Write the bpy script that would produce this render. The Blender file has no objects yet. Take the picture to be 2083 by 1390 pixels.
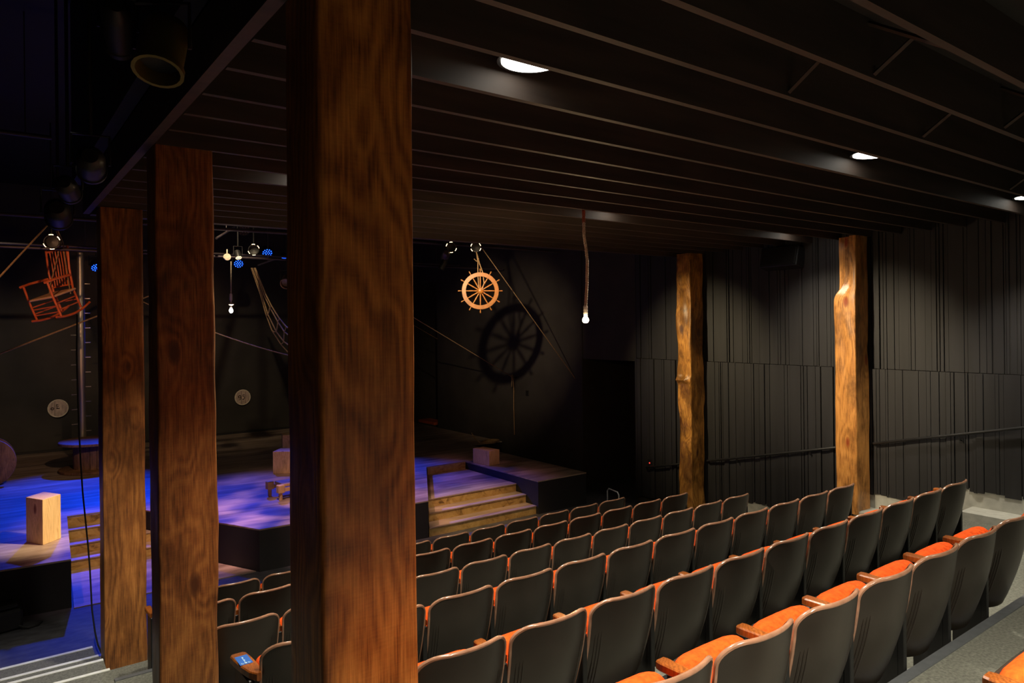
import bpy, math, random
from mathutils import Vector, Matrix, noise
random.seed(7)
PI = math.pi
C = bpy.context.scene.collection
sc = bpy.context.scene

# ------------------------------------------------------------------ camera
# origin = camera; +X along the seat rows (house right), +Y towards the stage
F = 1441.0; ROLL = math.radians(0.629); H0 = 659.18; YAW = math.radians(36.763)
def ray(px, py):
    x = px-1041.5; y = H0-py; c, s = math.cos(ROLL), math.sin(ROLL)
    u = (x*c+y*s)/F; v = (-x*s+y*c)/F
    return Vector((math.sin(YAW)+u*math.cos(YAW), math.cos(YAW)-u*math.sin(YAW), v))
def aY(px, py, Y): r = ray(px, py); return r*(Y/r.y)
def aX(px, py, X): r = ray(px, py); return r*(X/r.x)
def aZ(px, py, Z): r = ray(px, py); return r*(Z/r.z)

cd = bpy.data.cameras.new('camera'); cam = bpy.data.objects.new('camera', cd); C.objects.link(cam)
R = Vector((math.cos(YAW), -math.sin(YAW), 0)); Zv = Vector((0, 0, 1)); Fw = Vector((math.sin(YAW), math.cos(YAW), 0))
cr = R*math.cos(ROLL)-Zv*math.sin(ROLL); cu = R*math.sin(ROLL)+Zv*math.cos(ROLL)
cam.matrix_world = Matrix(((cr.x, cu.x, -Fw.x, 0), (cr.y, cu.y, -Fw.y, 0), (cr.z, cu.z, -Fw.z, 0), (0, 0, 0, 1)))
cd.lens = F/2083*36; cd.sensor_width = 36; cd.shift_y = -(695-H0)/2083; cd.clip_start = 0.05
sc.camera = cam

# ------------------------------------------------------------------ materials
def nmat(name):
    m = bpy.data.materials.new(name); m.use_nodes = True
    nt = m.node_tree; b = nt.nodes['Principled BSDF']
    return m, nt, b
def N(nt, t, **k):
    n = nt.nodes.new(t)
    for a, v in k.items():
        if a in n.inputs: n.inputs[a].default_value = v
        else: setattr(n, a, v)
    return n
def ramp(nt, stops):
    r = nt.nodes.new('ShaderNodeValToRGB'); e = r.color_ramp.elements
    e[0].position, e[0].color = stops[0][0], (*stops[0][1], 1); e[1].position, e[1].color = stops[-1][0], (*stops[-1][1], 1)
    for p, c in stops[1:-1]:
        q = e.new(p); q.color = (*c, 1)
    return r
def simple(name, col, rough=.6, metal=0, var=.25, scale=6, bump=0, spec=.5, stretch=(1, 1, 1)):
    m, nt, b = nmat(name); L = nt.links.new
    tc = N(nt, 'ShaderNodeTexCoord'); mp = N(nt, 'ShaderNodeMapping'); mp.inputs['Scale'].default_value = stretch
    L(tc.outputs['Object'], mp.inputs['Vector'])
    n = N(nt, 'ShaderNodeTexNoise', Scale=scale, Detail=5.0); L(mp.outputs[0], n.inputs['Vector'])
    d = tuple(c*(1-var) for c in col); l = tuple(min(1, c*(1+var)) for c in col)
    r = ramp(nt, [(.3, d), (.7, l)]); L(n.outputs[0], r.inputs[0]); L(r.outputs[0], b.inputs['Base Color'])
    b.inputs['Roughness'].default_value = rough; b.inputs['Metallic'].default_value = metal
    b.inputs['Specular IOR Level'].default_value = spec
    if bump:
        bp = N(nt, 'ShaderNodeBump', Strength=bump, Distance=.01); L(n.outputs[0], bp.inputs['Height']); L(bp.outputs[0], b.inputs['Normal'])
    return m
def emit(name, col, s):
    m, nt, b = nmat(name)
    b.inputs['Base Color'].default_value = (*col, 1); b.inputs['Emission Color'].default_value = (*col, 1); b.inputs['Emission Strength'].default_value = s
    return m
def wood(name, pale, mid, dark, rough=.45, seed=0.0, knots=.16, bump=.25, cut=.35, wscale=5.0, kc=None, blotch=(.38, .62), pith=(.12, .15), ringw=.014, wander=.22, saws=.10, figure=.075, fibre=1.0, wz=.22):
    m, nt, b = nmat(name); L = nt.links.new
    tc = N(nt, 'ShaderNodeTexCoord'); off = N(nt, 'ShaderNodeVectorMath', operation='ADD'); off.inputs[1].default_value = (seed, seed*.7, seed*1.3)
    L(tc.outputs['Object'], off.inputs[0])
    def mapped(s):
        q = N(nt, 'ShaderNodeMapping'); q.inputs['Scale'].default_value = s; L(off.outputs[0], q.inputs['Vector']); return q
    # knots
    mk = mapped((2.4, 2.4, 1.1)); vo = N(nt, 'ShaderNodeTexVoronoi', Scale=1.6); L(mk.outputs[0], vo.inputs['Vector'])
    # growth rings round a pith that wanders, pulled around the knots
    mg = mapped((1, 1, wz)); nb = N(nt, 'ShaderNodeTexNoise', Scale=2.6, Detail=2.5); L(mg.outputs[0], nb.inputs['Vector'])
    sb = N(nt, 'ShaderNodeVectorMath', operation='SUBTRACT'); L(nb.outputs['Color'], sb.inputs[0]); sb.inputs[1].default_value = (.5, .5, .5)
    sc_ = N(nt, 'ShaderNodeVectorMath', operation='MULTIPLY'); L(sb.outputs[0], sc_.inputs[0]); sc_.inputs[1].default_value = (wander*2, wander*2, 0)
    pc = N(nt, 'ShaderNodeVectorMath', operation='SUBTRACT'); L(tc.outputs['Object'], pc.inputs[0]); pc.inputs[1].default_value = (pith[0], pith[1], 0)
    fl_ = N(nt, 'ShaderNodeVectorMath', operation='MULTIPLY'); L(pc.outputs[0], fl_.inputs[0]); fl_.inputs[1].default_value = (1, 1, .012)
    ad = N(nt, 'ShaderNodeVectorMath', operation='ADD'); L(fl_.outputs[0], ad.inputs[0]); L(sc_.outputs[0], ad.inputs[1])
    ln = N(nt, 'ShaderNodeVectorMath', operation='LENGTH'); L(ad.outputs[0], ln.inputs[0])
    kp = N(nt, 'ShaderNodeMapRange'); kp.inputs['From Min'].default_value = knots*.6; kp.inputs['From Max'].default_value = knots*3; kp.inputs['To Min'].default_value = .05; kp.inputs['To Max'].default_value = 0; L(vo.outputs['Distance'], kp.inputs['Value'])
    sub = N(nt, 'ShaderNodeMath', operation='ADD'); L(ln.outputs['Value'], sub.inputs[0]); L(kp.outputs[0], sub.inputs[1])
    ri = N(nt, 'ShaderNodeMath', operation='MULTIPLY'); L(sub.outputs[0], ri.inputs[0]); ri.inputs[1].default_value = 2*PI/ringw
    si = N(nt, 'ShaderNodeMath', operation='SINE'); L(ri.outputs[0], si.inputs[0])
    mf = mapped((1, 1, .035)); fib = N(nt, 'ShaderNodeTexNoise', Scale=150.0, Detail=4.0); L(mf.outputs[0], fib.inputs['Vector'])
    mh = mapped((.12, .12, 1)); saw = N(nt, 'ShaderNodeTexNoise', Scale=130.0, Detail=2.0); L(mh.outputs[0], saw.inputs['Vector'])
    fs_ = N(nt, 'ShaderNodeMath', operation='MULTIPLY_ADD'); L(fib.outputs[0], fs_.inputs[0]); fs_.inputs[1].default_value = fibre; fs_.inputs[2].default_value = .5*(1-fibre)
    a1 = N(nt, 'ShaderNodeMath', operation='MULTIPLY_ADD'); L(si.outputs[0], a1.inputs[0]); a1.inputs[1].default_value = figure; L(fs_.outputs[0], a1.inputs[2])
    a2 = N(nt, 'ShaderNodeMath', operation='MULTIPLY_ADD'); L(saw.outputs[0], a2.inputs[0]); a2.inputs[1].default_value = saws; L(a1.outputs[0], a2.inputs[2])
    r = ramp(nt, [(cut-.06, dark), (cut+.19, mid), (cut+.52, pale)]); L(a2.outputs[0], r.inputs[0])
    # blotches of old stain
    mb = mapped((1, 1, .5)); bl = N(nt, 'ShaderNodeTexNoise', Scale=3.2, Detail=6.0, Roughness=.65); L(mb.outputs[0], bl.inputs['Vector'])
    rb = ramp(nt, [(blotch[0], (.42, .40, .40)), (blotch[1], (1, 1, 1))]); L(bl.outputs[0], rb.inputs[0])
    mx = N(nt, 'ShaderNodeMix', data_type='RGBA', blend_type='MULTIPLY'); mx.inputs['Factor'].default_value = 1
    L(r.outputs[0], mx.inputs['A']); L(rb.outputs[0], mx.inputs['B'])
    rk = ramp(nt, [(knots*.45, (1, 1, 1)), (knots*.8, (.55, .55, .55)), (knots, (0, 0, 0))]); L(vo.outputs['Distance'], rk.inputs[0])
    m2 = N(nt, 'ShaderNodeMix', data_type='RGBA'); L(rk.outputs[0], m2.inputs['Factor']); L(mx.outputs['Result'], m2.inputs['A'])
    kc = kc or tuple(c*.8 for c in dark); m2.inputs['B'].default_value = (*kc, 1)
    L(m2.outputs['Result'], b.inputs['Base Color'])
    b.inputs['Roughness'].default_value = rough
    bp = N(nt, 'ShaderNodeBump', Strength=bump, Distance=.006); L(a2.outputs[0], bp.inputs['Height']); L(bp.outputs[0], b.inputs['Normal'])
    return m
def streaky(name, cols, rough=.6, scale=3, stretch=(1, 1, 1), dist=1.5, bump=.1):
    m, nt, b = nmat(name); L = nt.links.new
    tc = N(nt, 'ShaderNodeTexCoord'); mp = N(nt, 'ShaderNodeMapping'); mp.inputs['Scale'].default_value = stretch; mp.inputs['Rotation'].default_value = (0, 0, .25)
    L(tc.outputs['Object'], mp.inputs['Vector'])
    n = N(nt, 'ShaderNodeTexNoise', Scale=scale, Detail=8.0, Roughness=.65, Distortion=dist); L(mp.outputs[0], n.inputs['Vector'])
    r = ramp(nt, cols); L(n.outputs[0], r.inputs[0]); L(r.outputs[0], b.inputs['Base Color']); b.inputs['Roughness'].default_value = rough
    bp = N(nt, 'ShaderNodeBump', Strength=bump, Distance=.005); L(n.outputs[0], bp.inputs['Height']); L(bp.outputs[0], b.inputs['Normal'])
    return m

M = {}
M['wall'] = simple('charcoal_wall', (.030, .028, .029), .75, var=.2, scale=4, bump=.1)
M['clad'] = simple('charcoal_boards', (.0155, .015, .0172), .6, var=.25, scale=9, bump=.3, stretch=(1, 1, .1))
M['stagewall'] = simple('stage_black_wall', (.035, .031, .027), .8, var=.2, scale=2, bump=.05)
M['ceil'] = simple('black_ceiling_paint', (.019, .016, .015), .75, var=.25, scale=5, stretch=(.2, 1, 1))
M['joist'] = simple('brown_black_joist_paint', (.042, .028, .021), .65, var=.35, scale=12, stretch=(.1, 1, 1))
M['carpet'] = simple('grey_floor_carpet', (.135, .138, .115), .9, var=.35, scale=60, bump=.4)
M['nosing'] = simple('grey_metal_nosing', (.12, .13, .14), .5, metal=.3, var=.15, scale=20)
M['white_strip'] = simple('white_nosing_tape', (.75, .77, .72), .6, var=.08, scale=20)
M['floor'] = simple('dark_house_floor', (.050, .050, .055), .6, var=.4, scale=14, bump=.2, stretch=(.5, 1, 1))
M['fascia'] = simple('black_fascia', (.012, .011, .012), .7, var=.15, scale=6)
M['deck'] = streaky('brown_painted_deck', [(.30, (.10, .07, .055)), (.5, (.30, .22, .17)), (.72, (.50, .40, .32))], .42, 1.6, (.35, 2.2, 1), 1.2)
M['riser'] = streaky('mottled_tan_riser', [(.32, (.10, .055, .015)), (.45, (.36, .22, .07)), (.7, (.52, .36, .14))], .55, 5, (1, 1, 1.5), 1.0)
M['shell'] = simple('dark_brown_seat_shell', (.0245, .0185, .0140), .36, var=.18, scale=5, bump=.04, spec=.45)
M['trim'] = simple('glossy_brown_welt', (.30, .155, .095), .2, var=.2, scale=14, spec=.8)
M['orange'] = simple('orange_velvet', (.66, .075, .008), .85, var=.30, scale=45, bump=.5)
M['orange'].node_tree.nodes['Principled BSDF'].inputs['Specular IOR Level'].default_value = .12
M['arm'] = wood('varnished_arm_wood', (.62, .21, .035), (.40, .11, .018), (.20, .05, .01), .28, 3.0, knots=.01, bump=.05)
M['iron'] = simple('black_cast_iron', (.02, .02, .02), .45, metal=.5, var=.2)
M['foot'] = simple('grey_foot_plate', (.22, .23, .23), .5, metal=.4, var=.3, scale=30)
M['post1'] = wood('stained_timber', (.72, .27, .055), (.42, .135, .025), (.15, .038, .008), .42, 1.0, knots=.10, pith=(1.10, 2.70), ringw=.030, wander=.20, figure=.12, fibre=.72, wz=.27, saws=.14)
M['post2'] = wood('stained_timber_knotty', (.62, .26, .065), (.34, .12, .030), (.11, .036, .012), .45, 5.3, knots=.17, pith=(1.02, 5.30), ringw=.028, wander=.17, figure=.085, fibre=.8, wz=.22, saws=.14)
M['post3'] = wood('stained_timber_pale', (.56, .24, .062), (.33, .125, .03), (.12, .043, .015), .45, 9.1, knots=.10, pith=(1.1, 8.3), ringw=.03, wander=.14, figure=.10, fibre=.8)
M['post4'] = wood('varnished_live_edge_timber', (.70, .36, .085), (.46, .20, .038), (.10, .035, .014), .38, 13.7, knots=.18, pith=(9.9, 8.05), ringw=.03, wander=.2, blotch=(.43, .55))
M['post5'] = wood('varnished_pale_timber', (.78, .38, .11), (.58, .25, .06), (.20, .07, .02), .38, 21.3, knots=.17, pith=(9.95, 5.2), ringw=.03, wander=.14, kc=(.30, .06, .015), blotch=(.36, .50))
M['pine'] = wood('raw_pine', (.78, .56, .30), (.68, .46, .22), (.46, .28, .12), .6, 2.0, knots=.14, bump=.1, kc=(.24, .09, .03), blotch=(.2, .4))
M['oldwood'] = wood('old_spool_wood', (.36, .20, .10), (.24, .12, .055), (.08, .04, .02), .7, 4.0, knots=.1)
M['redwood'] = simple('red_stained_wood', (.62, .12, .035), .4, var=.25, scale=10)
M['cane'] = simple('woven_cane', (.62, .36, .20), .7, var=.3, scale=80, stretch=(1, .1, 1))
M['wheelwood'] = simple('golden_oak', (.27, .105, .015), .4, var=.2, scale=12)
M['rope'] = simple('hemp_rope', (.30, .19, .09), .9, var=.35, scale=60, bump=.6)
M['rope_pale'] = simple('pale_cotton_rope', (.60, .52, .38), .9, var=.3, scale=60, bump=.6)
M['rope_red'] = simple('rust_rope_end', (.36, .10, .05), .9, var=.3, scale=60, bump=.6)
M['black'] = simple('black_metal', (.018, .018, .020), .45, metal=.3, var=.2)
M['rubber'] = simple('black_rubber', (.010, .010, .010), .6, var=.1)
M['steel'] = simple('worn_steel', (.42, .40, .34), .38, metal=.8, var=.2, scale=8, stretch=(1, 1, .2))
M['pipe'] = simple('dull_grid_pipe', (.07, .055, .065), .5, metal=.4, var=.2)
M['brass'] = simple('brass_reflector', (.16, .12, .03), .4, metal=.6, var=.2)
M['base_white'] = simple('pale_plaster_base', (.46, .46, .42), .7, var=.12, scale=12)
M['white'] = simple('white_porcelain', (.75, .74, .70), .4, var=.05)
M['sticker'] = simple('blue_sticker', (.01, .10, .42), .4, var=.15, scale=40)
M['print'] = simple('pale_print', (.45, .65, .75), .5, var=.05)
M['sign'] = wood('barrel_lid_wood', (.95, .78, .66), (.80, .62, .52), (.45, .32, .25), .6, 6.0, knots=.03)
M['ink'] = simple('dark_stencil_ink', (.04, .025, .015), .7, var=.3, scale=40)
M['rim'] = simple('pale_rim_wood', (.85, .74, .60), .5, var=.2, scale=20)
M['glow'] = emit('downlight_lens', (1.0, .97, .86), 7)
M['bulb'] = emit('warm_bulb_glass', (1.0, .72, .38), 1100)
M['bulb_small'] = emit('small_warm_bulb_glass', (1.0, .76, .44), 250)
M['blueled'] = emit('blue_led', (.008, .07, 1.0), 9)
M['redled'] = emit('red_led', (1.0, .03, .02), 6)
M['warmled'] = emit('warm_vent_glow', (1.0, .72, .35), 6)
M['lens'] = simple('grey_led_lens', (.22, .19, .16), .2, var=.1)

# ------------------------------------------------------------------ mesh builder
class MB:
    def __init__(s): s.v = []; s.f = []; s.m = []
    def add(s, vs, fs, mi=0):
        o = len(s.v); s.v += [tuple(v) for v in vs]; s.f += [tuple(i+o for i in f) for f in fs]; s.m += [mi]*len(fs); return s
    def box(s, x0, x1, y0, y1, z0, z1, mi=0, xf=None):
        vs = [(x, y, z) for z in (z0, z1) for y in (y0, y1) for x in (x0, x1)]
        if xf: vs = [xf @ Vector(v) for v in vs]
        return s.add(vs, [(0, 2, 3, 1), (4, 5, 7, 6), (0, 1, 5, 4), (2, 6, 7, 3), (0, 4, 6, 2), (1, 3, 7, 5)], mi)
    def bbox(s, x0, x1, y0, y1, z0, z1, b=.005, mi=0, xf=None):
        # box with chamfered edges
        vs = []; idx = {}
        c = [(x0, x1), (y0, y1), (z0, z1)]
        for sx in (0, 1):
            for sy in (0, 1):
                for sz in (0, 1):
                    sg = [sx, sy, sz]; p = [c[i][sg[i]] for i in range(3)]
                    for ax in range(3):
                        q = list(p)
                        for j in range(3):
                            if j != ax: q[j] += b if sg[j] == 0 else -b
                        idx[(sx, sy, sz, ax)] = len(vs); vs.append(tuple(q))
        I = lambda a, b_, c_, ax: idx[(a, b_, c_, ax)]
        fs = []
        for a in (0, 1):
            q = [I(a, 0, 0, 0), I(a, 1, 0, 0), I(a, 1, 1, 0), I(a, 0, 1, 0)]; fs.append(q if a else q[::-1])
            q = [I(0, a, 0, 1), I(0, a, 1, 1), I(1, a, 1, 1), I(1, a, 0, 1)]; fs.append(q if a else q[::-1])
            q = [I(0, 0, a, 2), I(1, 0, a, 2), I(1, 1, a, 2), I(0, 1, a, 2)]; fs.append(q if a else q[::-1])
        for a in (0, 1):
            for b_ in (0, 1):
                fs.append([I(a, b_, 0, 0), I(a, b_, 1, 0), I(a, b_, 1, 1), I(a, b_, 0, 1)])
                fs.append([I(a, 0, b_, 0), I(a, 1, b_, 0), I(a, 1, b_, 2), I(a, 0, b_, 2)])
                fs.append([I(0, a, b_, 1), I(1, a, b_, 1), I(1, a, b_, 2), I(0, a, b_, 2)])
        for a in (0, 1):
            for b_ in (0, 1):
                for c_ in (0, 1): fs.append([I(a, b_, c_, 0), I(a, b_, c_, 1), I(a, b_, c_, 2)])
        if xf: vs = [xf @ Vector(v) for v in vs]
        s.add(vs, fs, mi); s.fix = True
        return s
    def tube(s, path, r, n=8, closed=False, mi=0, cap=True):
        P = [Vector(p) for p in path]; k = len(P); up = None; vs = []
        for i, p in enumerate(P):
            t = (P[(i+1) % k]-P[i-1]) if closed else (P[min(i+1, k-1)]-P[max(i-1, 0)])
            if t.length < 1e-9: t = Vector((0, 0, 1))
            t.normalize()
            if up is None: up = Vector((0, 0, 1)) if abs(t.z) < .9 else Vector((1, 0, 0))
            a = up - t*up.dot(t)
            if a.length < 1e-6: a = t.orthogonal()
            a.normalize(); up = a; b = t.cross(a); rr = r[i] if isinstance(r, (list, tuple)) else r
            vs += [p+(a*math.cos(2*PI*j/n)+b*math.sin(2*PI*j/n))*rr for j in range(n)]
        fs = []
        for i in range(k if closed else k-1):
            i2 = (i+1) % k
            fs += [(i*n+j, i*n+(j+1) % n, i2*n+(j+1) % n, i2*n+j) for j in range(n)]
        if cap and not closed: fs += [tuple(range(n))[::-1], tuple((k-1)*n+j for j in range(n))]
        return s.add(vs, fs, mi)
    def lathe(s, prof, c=(0, 0, 0), axis='Z', n=24, mi=0, xf=None):
        vs = []
        for r, h in prof:
            for j in range(n):
                a = 2*PI*j/n; p = (r*math.cos(a), r*math.sin(a), h)
                if axis == 'Y': p = (p[0], p[2], p[1])
                if axis == 'X': p = (p[2], p[0], p[1])
                p = Vector(p)
                if xf: p = xf @ p
                vs.append(p+Vector(c))
        fs = [(i*n+j, i*n+(j+1) % n, (i+1)*n+(j+1) % n, (i+1)*n+j) for i in range(len(prof)-1) for j in range(n)]
        closed = prof[0] == prof[-1]
        if prof[0][0] > 1e-6 and not closed: fs.append(tuple(range(n))[::-1])
        if prof[-1][0] > 1e-6 and not closed: fs.append(tuple((len(prof)-1)*n+j for j in range(n)))
        return s.add(vs, fs, mi)
    def grid(s, fn, nu, nv, mi=0, flip=False):
        vs = [fn(i/(nu-1), j/(nv-1)) for j in range(nv) for i in range(nu)]
        fs = []
        for j in range(nv-1):
            for i in range(nu-1):
                q = (j*nu+i, j*nu+i+1, (j+1)*nu+i+1, (j+1)*nu+i); fs.append(q[::-1] if flip else q)
        return s.add(vs, fs, mi)
    def prism(s, poly, z0, z1, mt=0, ms=0):
        n = len(poly); vs = [(x, y, z0) for x, y in poly]+[(x, y, z1) for x, y in poly]
        s.add(vs, [tuple(range(n))[::-1]], ms)
        o = len(s.v)-2*n
        s.f.append(tuple(o+n+i for i in range(n))); s.m.append(mt)
        for i in range(n): s.f.append((o+i, o+(i+1) % n, o+n+(i+1) % n, o+n+i)); s.m.append(ms)
        return s
    def build(s, name, mats, parent=None, smooth=False, loc=None, rot=None, sm_angle=None, bevel=0):
        me = bpy.data.meshes.new(name); me.from_pydata(s.v, [], s.f)
        if not isinstance(mats, (list, tuple)): mats = [mats]
        for m in mats: me.materials.append(m)
        for p, mi in zip(me.polygons, s.m): p.material_index = mi; p.use_smooth = smooth
        me.update()
        import bmesh
        bm = bmesh.new(); bm.from_mesh(me); bmesh.ops.remove_doubles(bm, verts=bm.verts, dist=1e-5); bmesh.ops.recalc_face_normals(bm, faces=bm.faces); bm.to_mesh(me); bm.free()
        if smooth:
            try: me.set_sharp_from_angle(angle=math.radians(sm_angle or 45))
            except Exception: pass
        o = bpy.data.objects.new(name, me); C.objects.link(o)
        if parent: o.parent = parent
        if loc: o.location = loc
        if rot: o.rotation_euler = rot
        if bevel:
            b = o.modifiers.new('bevel', 'BEVEL'); b.width = bevel; b.segments = 2; b.limit_method = 'ANGLE'
        return o
def thing(name, label, cat, loc=(0, 0, 0), rot=(0, 0, 0), group=None):
    o = bpy.data.objects.new(name, None); C.objects.link(o); o.location = loc; o.rotation_euler = rot; o.empty_display_size = .1
    return tag(o, label, cat, group)
def tag(o, label, cat, group=None):
    o['label'] = label; o['category'] = cat
    if group: o['group'] = group
    return o
def struct(o, label=None, cat=None):
    o['kind'] = 'structure'
    if label: o['label'] = label
    if cat: o['category'] = cat
    return o
def copy_tree(o, parent=None):
    c = o.copy(); C.objects.link(c); c.parent = parent
    for ch in list(o.children): copy_tree(ch, c)
    return c
def nz(x, y, z): return noise.noise(Vector((x, y, z)))

# ------------------------------------------------------------------ levels
Zc = 1.18                     # underside of the joists above the seats
FL = -3.45                    # house floor in front of the stage
DK = -2.85                    # stage deck
ROWY = [7.05, 6.10, 5.21, 3.86, 2.69, 1.60, .53]
ROWF = [-3.32, -3.11, -2.965, -2.60, -2.33, -2.07, -1.80]
WX = 10.1
struct(MB().box(-7, 12, 8.0, 20.2, FL-.1, FL).build('floor', M['floor']), 'dark house floor in front of the stage', 'floor')
# seating tiers
edges = [8.3]+[y+.10 for y in ROWY]+[-2.6]
fl = ROWF+[-1.55]
for k in range(8):
    y1, y0 = edges[k], edges[k+1]
    x0 = .905 if k < 3 else -1.2
    t = MB().box(x0, 7.78, y0, y1, FL-.3, fl[k])
    o = struct(t.build('floor', M['carpet']), 'grey carpeted seating tier %s' % (['nearest the stage', 'second from the stage', 'third from the stage', 'fourth from the stage', 'fifth from the stage', 'sixth from the stage', 'behind the sixth row', 'at the very back'][k]), 'floor')
    MB().box(x0, 7.75, y1-.05, y1+.006, fl[k]-.03, fl[k]+.006).build('edge_strip', M['nosing'], o)
# aisle along the wall on the right, a little lower, with a pale curb at the wall foot
for k in range(8):
    y1, y0 = edges[k], edges[k+1]
    struct(MB().box(7.785, WX+.02, y0, y1, FL-.3, fl[k]-.16).build('floor', M['carpet']), 'sloping side aisle landing beside the handrail wall', 'floor')
    if 1 < k < 6: struct(MB().box(9.72, WX, max(y0, 2.0), y1-.22, fl[k]-.17, fl[k]-.065).build('trim_%d' % k, M['base_white']), 'pale concrete curb at the foot of the right wall', 'trim')
# aisle steps down on the left, white nosings
lv = [(-3.37, 8.69), (-3.28, 8.20), (-3.19, 7.85), (-3.11, 7.40)]
for i, (z, y) in enumerate(lv):
    o = struct(MB().box(-.6, .90, 5.3 if i == 3 else lv[i+1][1]-.01, y, FL-.2, z).build('floor', M['carpet']), 'low aisle step with a white nosing line', 'floor')
    MB().box(-.6, .90, y-.035, y+.006, z-.012, z+.006).build('nosing', M['white_strip'], o)
# black partition at the left frame edge
o = MB().box(-1.4, -.025, 7.9, 8.0, FL, -2.2).build('wall_left', M['fascia']); struct(o)

# ------------------------------------------------------------------ walls
def wallbox(name, x0, x1, y0, y1, z0, z1, mat):
    return struct(MB().box(x0, x1, y0, y1, z0, z1).build(name, mat))
# right wall, behind the boards, with two openings
w = MB(); X2 = WX+.2
w.box(WX+.03, X2, -2.6, 9.55, -4.2, 3.2); w.box(WX+.03, X2, 9.55, 11.07, -.75, 3.2)
w.box(WX, X2, 11.07, 17.0, -4.2, 3.2); w.box(WX, X2, 17.0, 18.9, 1.2, 3.2); w.box(WX, X2, 18.9, 19.8, -4.2, 3.2)
struct(w.build('wall_right', M['stagewall']))
wallbox('wall_back', -7, 12, 19.6, 19.8, -4.2, 3.6, M['stagewall'])
wallbox('wall_rear', -2, 12, -2.8, -2.6, -3, 3.2, M['wall'])
wallbox('wall_far_left', -7.2, -7, -2.6, 19.8, -4.2, 3.6, M['stagewall'])
v = MB().box(X2, 12, 9.35, 9.45, -4.2, 1).box(X2, 12, 11.17, 11.27, -4.2, 1).box(11.6, 11.7, 9.3, 11.2, -4.2, 1)
struct(v.build('wall_vestibule', M['stagewall']))
v = MB().box(X2, 12, 16.8, 16.9, -4.2, 1.4).box(11.8, 11.9, 16.9, 19.0, -4.2, 1.4)
struct(v.build('wall_wing', M['stagewall']))
# vertical boards on the right wall
b = MB(); y = 2.0; SE = -.69; rb = random.Random(3)
def aisle(y):
    for k in range(8):
        if edges[k+1] <= y < edges[k]: return fl[k]
    return FL
def boards(zb, zt, seed, base):
    rb = random.Random(seed); y = 1.9
    while y < 9.53:
        wd = rb.choice([.03, .04, .05, .06, .08, .10, .13, .18]); y2 = min(y+wd, 9.55)
        g = rb.choice([.004, .005, .008, .014]); d = base+rb.random()*(.034 if base > 0 else .02)
        z0 = zb(y)+rb.uniform(-.015, .02) if callable(zb) else zb
        b.box(WX-d, WX+.035, y, y2-g, z0, zt); y = y2
boards(lambda y: max(aisle(y), -3.1 if y < 7.2 else -9)+.13, SE-.004, 3, .006)
boards(SE+.004, Zc+.3, 11, -.012)
cl = b.build('wall_cladding', M['clad']); struct(cl, 'charcoal vertical board cladding in two tiers', 'wall')
bs = MB()
for k in range(1, 7):
    y1, y0 = edges[k], max(edges[k+1], 1.0)
    bs.box(WX-.004, WX+.03, y0, y1, fl[k]-.16, fl[k]+.16)
struct(bs.build('baseboard_right', M['base_white']))

# handrail
hz = lambda y: -.575-.235*y
for ya, yb, lb, br in ((2.0, 4.97, 'black round handrail on the right wall, part nearest the viewer, right of the paler post', (2.6, 3.85)),
                       (5.36, 7.83, 'black round handrail on the right wall between the two right posts', (5.9, 7.2)),
                       (8.22, 9.25, 'black round handrail on the right wall beside the dark doorway', (8.6,))):
    y0 = (ya+yb)/2; hr = thing('handrail', lb, 'handrail', (WX-.09, y0, hz(y0)), group='handrails on the right wall'); h = lambda y: hz(y)-hz(y0)
    MB().tube([(.075, ya-y0, h(ya)), (.04, ya-y0, h(ya)), (0, ya+.04-y0, h(ya+.04)), (0, yb-.04-y0, h(yb-.04)), (.04, yb-y0, h(yb)), (.075, yb-y0, h(yb))], .019, 10).build('rail', M['black'], hr, True)
    for y in br:
        MB().tube([(0, y-y0, h(y)-.015), (0, y-y0, h(y)-.07), (.075, y-y0, h(y)-.085)], .008, 6).box(.068, .076, y-y0-.03, y-y0+.03, h(y)-.12, h(y)-.05).build('bracket', M['black'], hr, True)

# ------------------------------------------------------------------ ceiling over the seats
ce = struct(MB().box(.83, WX+.02, -2.6, 8.45, Zc+.285, Zc+.33).build('ceiling', M['ceil']), 'black ceiling over the seats with exposed joists', 'ceiling')
JY = [-2.4, -1.98, -1.57, -1.15, -.74, -.33, .09, .50, .91, 1.32, 1.725, 2.12, 2.513, 2.967, 3.36, 3.795, 4.21, 4.60, 5.005, 5.44, 5.90, 6.36, 6.73, 7.12, 7.5, 7.9]
for y in JY:
    MB().box(.90, WX, y-.019, y+.019, Zc, Zc+.285).build('joist', M['joist'], ce)
MB().box(.89, WX, 8.30, 8.42, Zc-.02, Zc+.30).build('header_beam', M['joist'], ce)
MB().box(.83, .888, -2.6, 8.42, Zc-.005, Zc+.30).build('rim_beam', M['joist'], ce)
# cross bridging between joists
for x, i in ((3.35, 10), (3.45, 9), (4.9, 10), (5.1, 9), (7.6, 11)):
    ya, yb = JY[i]+.019, JY[i+1]-.019
    MB().tube([(x, ya, Zc+.02), (x, yb, Zc+.26)], .012, 4).tube([(x+.05, ya, Zc+.26), (x+.05, yb, Zc+.02)], .012, 4).build('bridging', M['joist'], ce)
# stage ceiling
struct(MB().box(-7, 12, 8.45, 19.8, 3.3, 3.4).box(-7, .83, -2.6, 8.45, 3.3, 3.4).build('ceiling', M['fascia']), 'black stage roof high above the lighting pipes', 'ceiling')
struct(MB().box(.8, WX+.2, 8.42, 8.5, Zc+.30, 3.35).box(.74, .83, -2.6, 8.45, Zc+.30, 3.35).build('wall_bulkhead', M['fascia']))

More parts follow.
